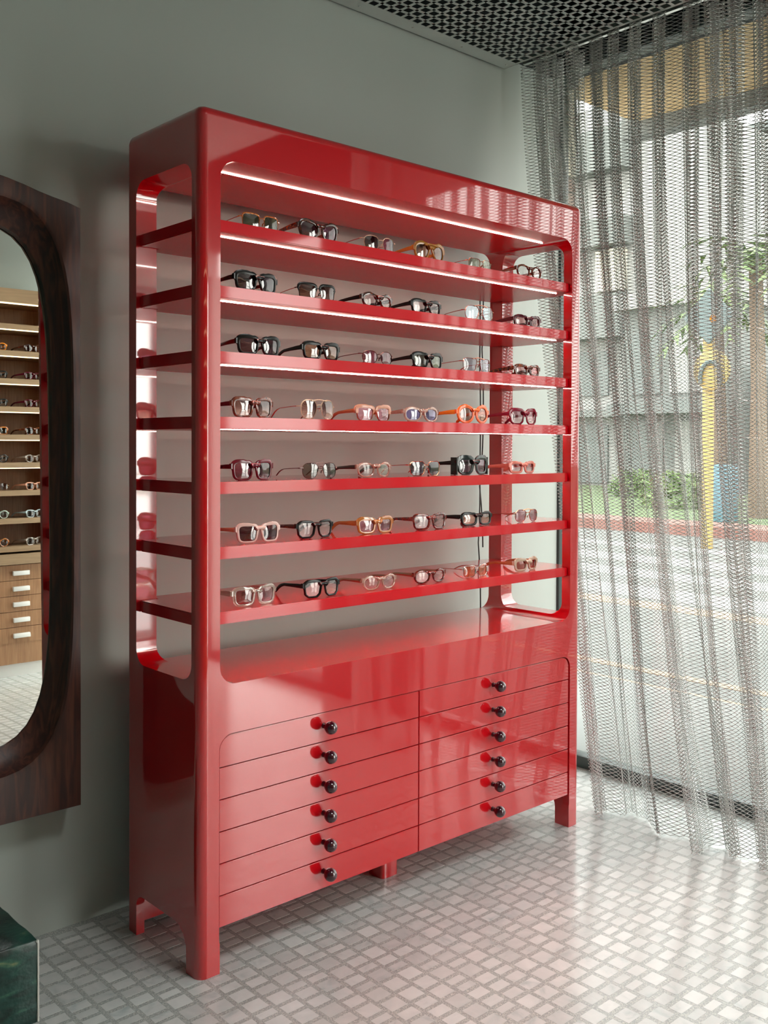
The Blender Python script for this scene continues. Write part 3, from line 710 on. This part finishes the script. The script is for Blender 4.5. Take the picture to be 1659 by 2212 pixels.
# ------------------------------------------------------------------ wooden shelf unit opposite, seen in the mirror
def shelf_unit():
    yb, yf = YF+.003, -2.94; x0, x1 = -1.0, 1.42
    g = thing('wooden_display_unit', 'wooden display unit with lit shelves and drawers on the opposite wall', 'shelf unit', (x0, yb, 0))
    def part(nm, b, mat, par=g, r=0):
        p = (x0, yb, 0); return boxobj(nm, (b[0]-p[0], b[1]-p[0], b[2]-p[1], b[3]-p[1], b[4], b[5]), mat, par, r)
    part('back_panel', (x0, x1, yb, yb+.02, .77, 2.335), M['oak'])
    part('top_panel', (x0, x1, yb, yf, 2.335, 2.42), M['oaklight'])
    part('side_panel', (x0, x0+.03, yb+.02, yf, .77, 2.335), M['oak']); part('side_panel', (x1-.03, x1, yb+.02, yf, .77, 2.335), M['oak'])
    part('plinth', (x0+.02, x1-.02, yb, yf-.03, 0, .08), M['handle'])
    part('base_panel', (x0, x1, yb, yf-.004, .08, .213), M['oak']); part('counter', (x0, x1, yb, yf+.03, .702, .765), M['oaklight'])
    zs = [2.20]+[2.033-.1745*k for k in range(8)]
    q = part('light_strip', (x0+.03, x1-.03, yf-.03, yf-.022, 2.328, 2.335), M['led2'])
    for k, z in enumerate(zs):
        s = part('shelf', (x0+.03, x1-.03, yb+.02, yf, z-.033, z), M['oaklight'])
        if k < 6: part('light_strip', (x0+.03, x1-.03, yf-.02, yf-.008, z-.038, z-.033), M['led2'], s)
    part('drawer_case', (x0, x1, yb, yf-.02, .213, .702), M['oak'])
    for c, (a, b) in enumerate(((.86, 1.42), (.30, .856), (-.26, .296))):
        for k in range(5):
            z1 = .695-.0972*k; d = part('drawer', (a+.002, b-.002, yf-.02, yf, z1-.0942, z1), M['oak'])
            xc = (a+b)/2-.010; part('handle', (xc-.053, xc+.053, yf+.0005, yf+.022, z1-.064, z1-.036), M['handle'], d, .003)
    rows = [('yellow', 'panto', 'clear', 'dtort', 'round', 'pinkl'), ('black', 'square', 'clear', 'burg', 'square', 'clear'), ('black', 'square', 'clear', 'burg', 'square', 'clear'), ('otort', 'nav', 'green', 'tort', 'rect', 'grey'),
            ('black', 'round', 'clear', 'clear', 'panto', 'clear'), ('gold', 'aviator', 'lightbrown', 'peach', 'square', 'lilac'), ('green', 'round', 'clear', 'cream', 'square', 'blue'), ('otort', 'round', 'clear', 'clear', 'rect', 'clear')]
    nm = dict(yellow='yellow', black='black', otort='orange tortoise', gold='gold aviator', green='pale green round', dtort='dark round', burg='dark red', tort='brown tortoise', clear='clear', peach='peach pink', cream='pale blue grey')
    rn = ('highest used', 'second used', 'third used', 'fourth used', 'fifth used', 'sixth used', 'seventh used', 'lowest')
    for k, (f1, k1, l1, f2, k2, l2) in enumerate(rows):
        for side, (f, kd, le, xx) in enumerate(((f1, k1, l1, 1.01), (f2, k2, l2, 1.245))):
            mat = A[f]
            if f == 'green': mat = A.setdefault('mint', acet('pale_mint_acetate', (.45, .55, .46)))
            if f == 'cream': mat = A.setdefault('sky', acet('pale_blue_acetate', (.42, .52, .55)))
            met = f == 'gold'
            lab = f"{nm[f]} glasses, {'outer' if side else 'inner'} pair seen in the mirror, {rn[k]} wooden shelf"
            make_glasses('spectacles', lab, xx, yf-.035, zs[k+1]+.0003, PI-.35*side, kd, .14, .047 if kd != 'round' else .050, mat, Ln[le], rim=.0016 if met else .0045, metal=met, group='glasses on the wooden unit opposite', n=20)
shelf_unit()

# ------------------------------------------------------------------ the street outside
E_ = dict(
    pave=ramp_mat('pale_paving', 3, (1, 1, 1), [(.3, (.14, .145, .137)), (.7, (.165, .165, .157))], .8), road=ramp_mat('grey_asphalt', 2, (1, 1, 1), [(.3, (.105, .108, .10)), (.7, (.13, .133, .126))], .85),
    white=pbr('white_render', (.25, .25, .24), .8), grey=pbr('grey_render', (.15, .16, .152), .8), dgrey=pbr('dark_glazing', (.11, .125, .12), .4), cream=pbr('cream_render', (.55, .52, .42), .8),
    tan=pbr('tan_soffit', (.52, .37, .19), .7), yellow=pbr('yellow_paint', (.32, .22, .07), .6), orange=pbr('orange_line', (.30, .21, .14), .8), grass=ramp_mat('grass', 30, (1, 1, 1), [(.3, (.075, .11, .045)), (.7, (.11, .15, .065))], .9),
    kerb=pbr('red_brick_kerb', (.22, .10, .08), .8), leaf=ramp_mat('leaf', 8, (1, 1, 1), [(.3, (.07, .12, .04)), (.7, (.16, .22, .08))], .7), trunk=pbr('trunk', (.14, .10, .07), .9), blue=pbr('blue_panel', (.08, .17, .21), .5),
    sign=pbr('sign_back', (.075, .105, .105), .5), lamp=glow('signal_amber', (1, .35, .05), 1.5), brick=ramp_mat('pale_brick', 3, (1, 1, 1), [(.3, (.30, .21, .175)), (.7, (.36, .30, .25))], .8, obj_random=.12), mortar=pbr('mortar', (.30, .30, .27), .9))
struct(boxobj('pavement', (XW+.1, 3.7, -9, 14, -.2, -.03), E_['pave']), 'pale pavement outside the window', 'pavement')
rd = struct(boxobj('road', (3.7, 13.6, -16, 45, -.3, -.13), E_['road']), 'grey road outside the window', 'road')
for b, m in (((4.36, 4.46, -6, 20, -.13, -.126), 'orange'), ((3.98, 4.08, -6, 20, -.13, -.126), 'orange'), ((6.65, 6.95, -14, 40, -.13, -.126), 'orange'), ((7.15, 7.8, -3, 12, -.13, -.125), 'white'), ((8.45, 9.05, -3, 12, -.13, -.125), 'white'), ((9.7, 10.4, -3, 12, -.13, -.125), 'white'), ((11.3, 11.8, -3, 12, -.13, -.125), 'white')):
    boxobj('road_marking', b, E_[m], rd)
struct(boxobj('kerb', (13.6, 14.6, -16, 45, -.3, .05), E_['kerb']), 'red brick kerb across the road', 'kerb')
struct(boxobj('verge', (14.6, 60, -40, 80, -.3, .02), E_['grass']), 'green verge across the road', 'verge')
# canopy over the shopfront
cn = thing('canopy', 'tan soffit canopy outside above the window', 'canopy', (XW+.1, 0, 3.0))
boxobj('soffit', (0, .76, -6, .72, .03, .2), E_['tan'], cn); boxobj('fascia_beam', (.76, .86, -6, .80, -.045, .4), E_['grey'], cn)
# brick return wall next to the window
bwall = thing('brick_wall', 'pale brick wall end beside the window corner', 'wall', (XW+.045, .60, 0))
boxobj('wall_core', (0, .165, .01, .3, -.05, 2.6), E_['mortar'], bwall); boxobj('rendered_top', (0, .165, 0, .3, 2.6, 3.02), E_['cream'], bwall)
bb = bmesh.new(); box(bb, 0, .074, 0, .012, 0, .06); bme = bpy.data.meshes.new('brick'); bb.to_mesh(bme); bb.free(); bme.materials.append(E_['brick'])
cnt = 0
for k in range(38):
    for j in range(2):
        o = link('brick', bme, None, bwall); o.location = (.004+j*.082+(0 if k % 2 else .0), -.002+random.uniform(0, .002), -.02+k*.069); cnt += 1
# buildings across the road
def bldg(name, label, loc, parts):
    t = thing(name, label, 'building', loc)
    for nm, b, m in parts: boxobj(nm, b, E_[m], t)
    return t
P1 = [('wall', (0, 8, 0, 16, 0, 13), 'white')]
for k, (z0, z1) in enumerate(((2.35, 2.6), (5.0, 6.45), (8.1, 9.0), (10.6, 12.0))):
    P1.append(('balcony', (-.7, 0, 1.1, 15.8, z0, z1), 'grey'))
for z0, z1 in ((.1, 2.1), (3.1, 4.6)):
    for j in range(3): P1.append(('window', (-.08, 0, 2.0+j*3.2, 4.2+j*3.2, z0, z1), 'dgrey'))
P1.append(('sun_blind', (-.3, -.02, 1.3, 2.4, 6.6, 8.0), 'cream'))
bldg('apartment_block', 'white apartment block with grey balcony bands across the road', (27, 15.6, 0), P1)
P2 = [('wall', (0, 5, 0, 3.3, 0, 5.4), 'grey'), ('roof', (-.4, 5.2, -.3, 3.5, 5.4, 5.85), 'white'), ('window', (-.08, 0, .5, 1.7, 2.9, 4.7), 'white'), ('window', (-.08, 0, 2.0, 3.0, 2.9, 4.7), 'dgrey'), ('canopy', (-1.0, 0, .1, 3.2, 2.3, 2.6), 'dgrey'), ('window', (-.08, 0, .4, 1.5, .3, 2.1), 'white'), ('door', (-.08, 0, 1.9, 2.9, .1, 2.1), 'dgrey')]
bldg('low_building', 'low grey building with white roof edge between apartment block and sign', (24, 11.7, 0), P2)
P3 = [('wall', (0, 8, 0, 6.0, 0, 15.0), 'grey'), ('roof', (-.5, 8.4, -.4, 6.3, 15.0, 15.4), 'dgrey')]
for k in range(2): P3 += [('window', (-.1, 0, .8, 2.2, 3+3.6*k, 5.4+3.6*k), 'white'), ('window', (-.1, 0, 3.4, 5.2, 3+3.6*k, 5.4+3.6*k), 'white')]
bldg('grey_building', 'tall grey flat-roofed building behind the palm', (40, 18.4, 0), P3)
P4 = [('wall', (0, 4, 0, 7, 0, 3.4), 'grey'), ('roof', (-.3, 4.2, -.2, 7.2, 3.4, 3.7), 'white'), ('window', (-.08, 0, 1, 3, 1.0, 2.6), 'dgrey'), ('window', (-.08, 0, 4, 6, 1.0, 2.6), 'white')]
bldg('garden_building', 'single-storey grey building behind the palm trunk', (25, 3.6, 0), P4)
# palms and shrubs
def palm(x, y, h, label):
    t = thing('palm_tree', label, 'tree', (x, y, 0)); bm = bmesh.new(); tube(bm, [(0, 0, 0), (.08, .05, h*.5), (0, .1, h)], [.2, .15, .13], 8); build('trunk', bm, E_['trunk'], t, True)
    rr = random.Random(int(x*10)); V = []; F = []
    for k in range(26):
        a = 2*PI*k/26+rr.uniform(-.1, .1); el = rr.uniform(-.2, 1.1); Lf = rr.uniform(1.7, 2.4); prev = None
        for q in range(9):
            u = q/8; R_ = Lf*u*math.cos(el*(1-.3*u)); zz = h+Lf*u*math.sin(el)-1.3*u*u*Lf*.6; c = Vector((R_*math.cos(a), R_*math.sin(a)+.1, zz))
            sd = Vector((-math.sin(a), math.cos(a), 0)); wd = .42*math.sin(PI*min(1, u+.12))
            if q:
                for sg in (-1, 1):
                    n0 = len(V); V += [tuple(prev), tuple(prev.lerp(c, .55)), tuple(prev.lerp(c, 1.1)+sd*sg*wd+Vector((0, 0, -.25*wd)))]; F.append((n0, n0+1, n0+2))
            prev = c
    me = bpy.data.meshes.new('fronds'); me.from_pydata(V, [], F); o = link('fronds', me, E_['leaf'], t); o['kind'] = 'stuff'
palm(16.5, 6.9, 4.9, 'green palm tree across the road near the right edge'); palm(20.5, 9.9, 4.6, 'smaller palm tree behind the street sign')
def shrub(x, y, r, label):
    rr = random.Random(int(x*7+y)); V = []; F = []
    for k in range(700):
        d = Vector((rr.gauss(0, 1), rr.gauss(0, 1), abs(rr.gauss(0, 1)))).normalized()*r*rr.uniform(.6, 1); d.z = d.z*.8+.1; s1 = Vector((rr.gauss(0, 1), rr.gauss(0, 1), rr.gauss(0, 1)))*.09; s2 = Vector((rr.gauss(0, 1), rr.gauss(0, 1), rr.gauss(0, 1)))*.09
        n0 = len(V); V += [tuple(d), tuple(d+s1), tuple(d+s2)]; F.append((n0, n0+1, n0+2))
    me = bpy.data.meshes.new('shrub'); me.from_pydata(V, [], F); o = link('shrub', me, E_['leaf']); o.location = (x, y, 0); tag(o, label, 'shrub')
shrub(18.2, 9.6, .9, 'low green shrub left of the yellow pole'); shrub(15.9, 5.2, .8, 'green shrub under the palm at the right edge'); shrub(21.5, 12.9, .8, 'small green shrub before the apartment block')
# street sign
ss_ = thing('street_sign', 'yellow street pole with a round yellow sign and grey diamond panel', 'street sign', (12.0, 5.40, -.13))
bm = bmesh.new(); tube(bm, [(0, 0, 0), (0, 0, 3.5)], .085, 10); build('pole', bm, E_['yellow'], ss_, True)
bm = bmesh.new(); lathe(bm, [(.27, 0), (.29, .01), (.29, .03), (.27, .04)], 28); o = build('round_sign', bm, E_['yellow'], ss_, True); o.location = (-.14, -.12, 2.62); o.rotation_euler = (0, 0, -PI/2)
bm = bmesh.new(); tube(bm, [(-.17, -.12+.16*math.sin(t), 2.50+.24*math.cos(t)) for t in [-1.9+.38*k for k in range(11)]], .03, 6); build('sign_arch', bm, E_['sign'], ss_, True)
bm = bmesh.new(); box(bm, -.02, .02, -.29, .29, -.29, .29); bevel(bm, .01, 1); o = build('diamond_panel', bm, E_['sign'], ss_); o.location = (-.14, -.08, 3.40); o.rotation_euler = (PI/4, 0, 0)
bm = bmesh.new(); lathe(bm, [(.05, 0), (.07, .02)], 12); o = build('signal_lamp', bm, E_['lamp'], ss_); o.location = (-.17, -.16, 3.36); o.rotation_euler = (0, 0, -PI/2)
tag(boxobj('newspaper_box', (14.9, 15.3, 6.65, 7.05, .02, 1.05), E_['blue'], None, .03), 'blue box standing beside the yellow pole', 'box')
lp2 = thing('fill_lamp', 'narrow unseen lamp added to brighten the wooden unit', 'lamp', (.7, -2.2, 3.0)); boxobj('fill_lamp_housing', (-.32, .32, -.08, .08, -.012, 0), M['handle'], lp2, .004)  # housing for the added unit fill
# housing for the added room fill, an unseen lamp
lp = thing('fill_lamp', 'rectangular unseen lamp added to brighten the shop', 'lamp', (.45, -1.65, 3.0)); boxobj('fill_lamp_housing', (-.48, .48, -.28, .28, -.012, 0), M['handle'], lp, .004)
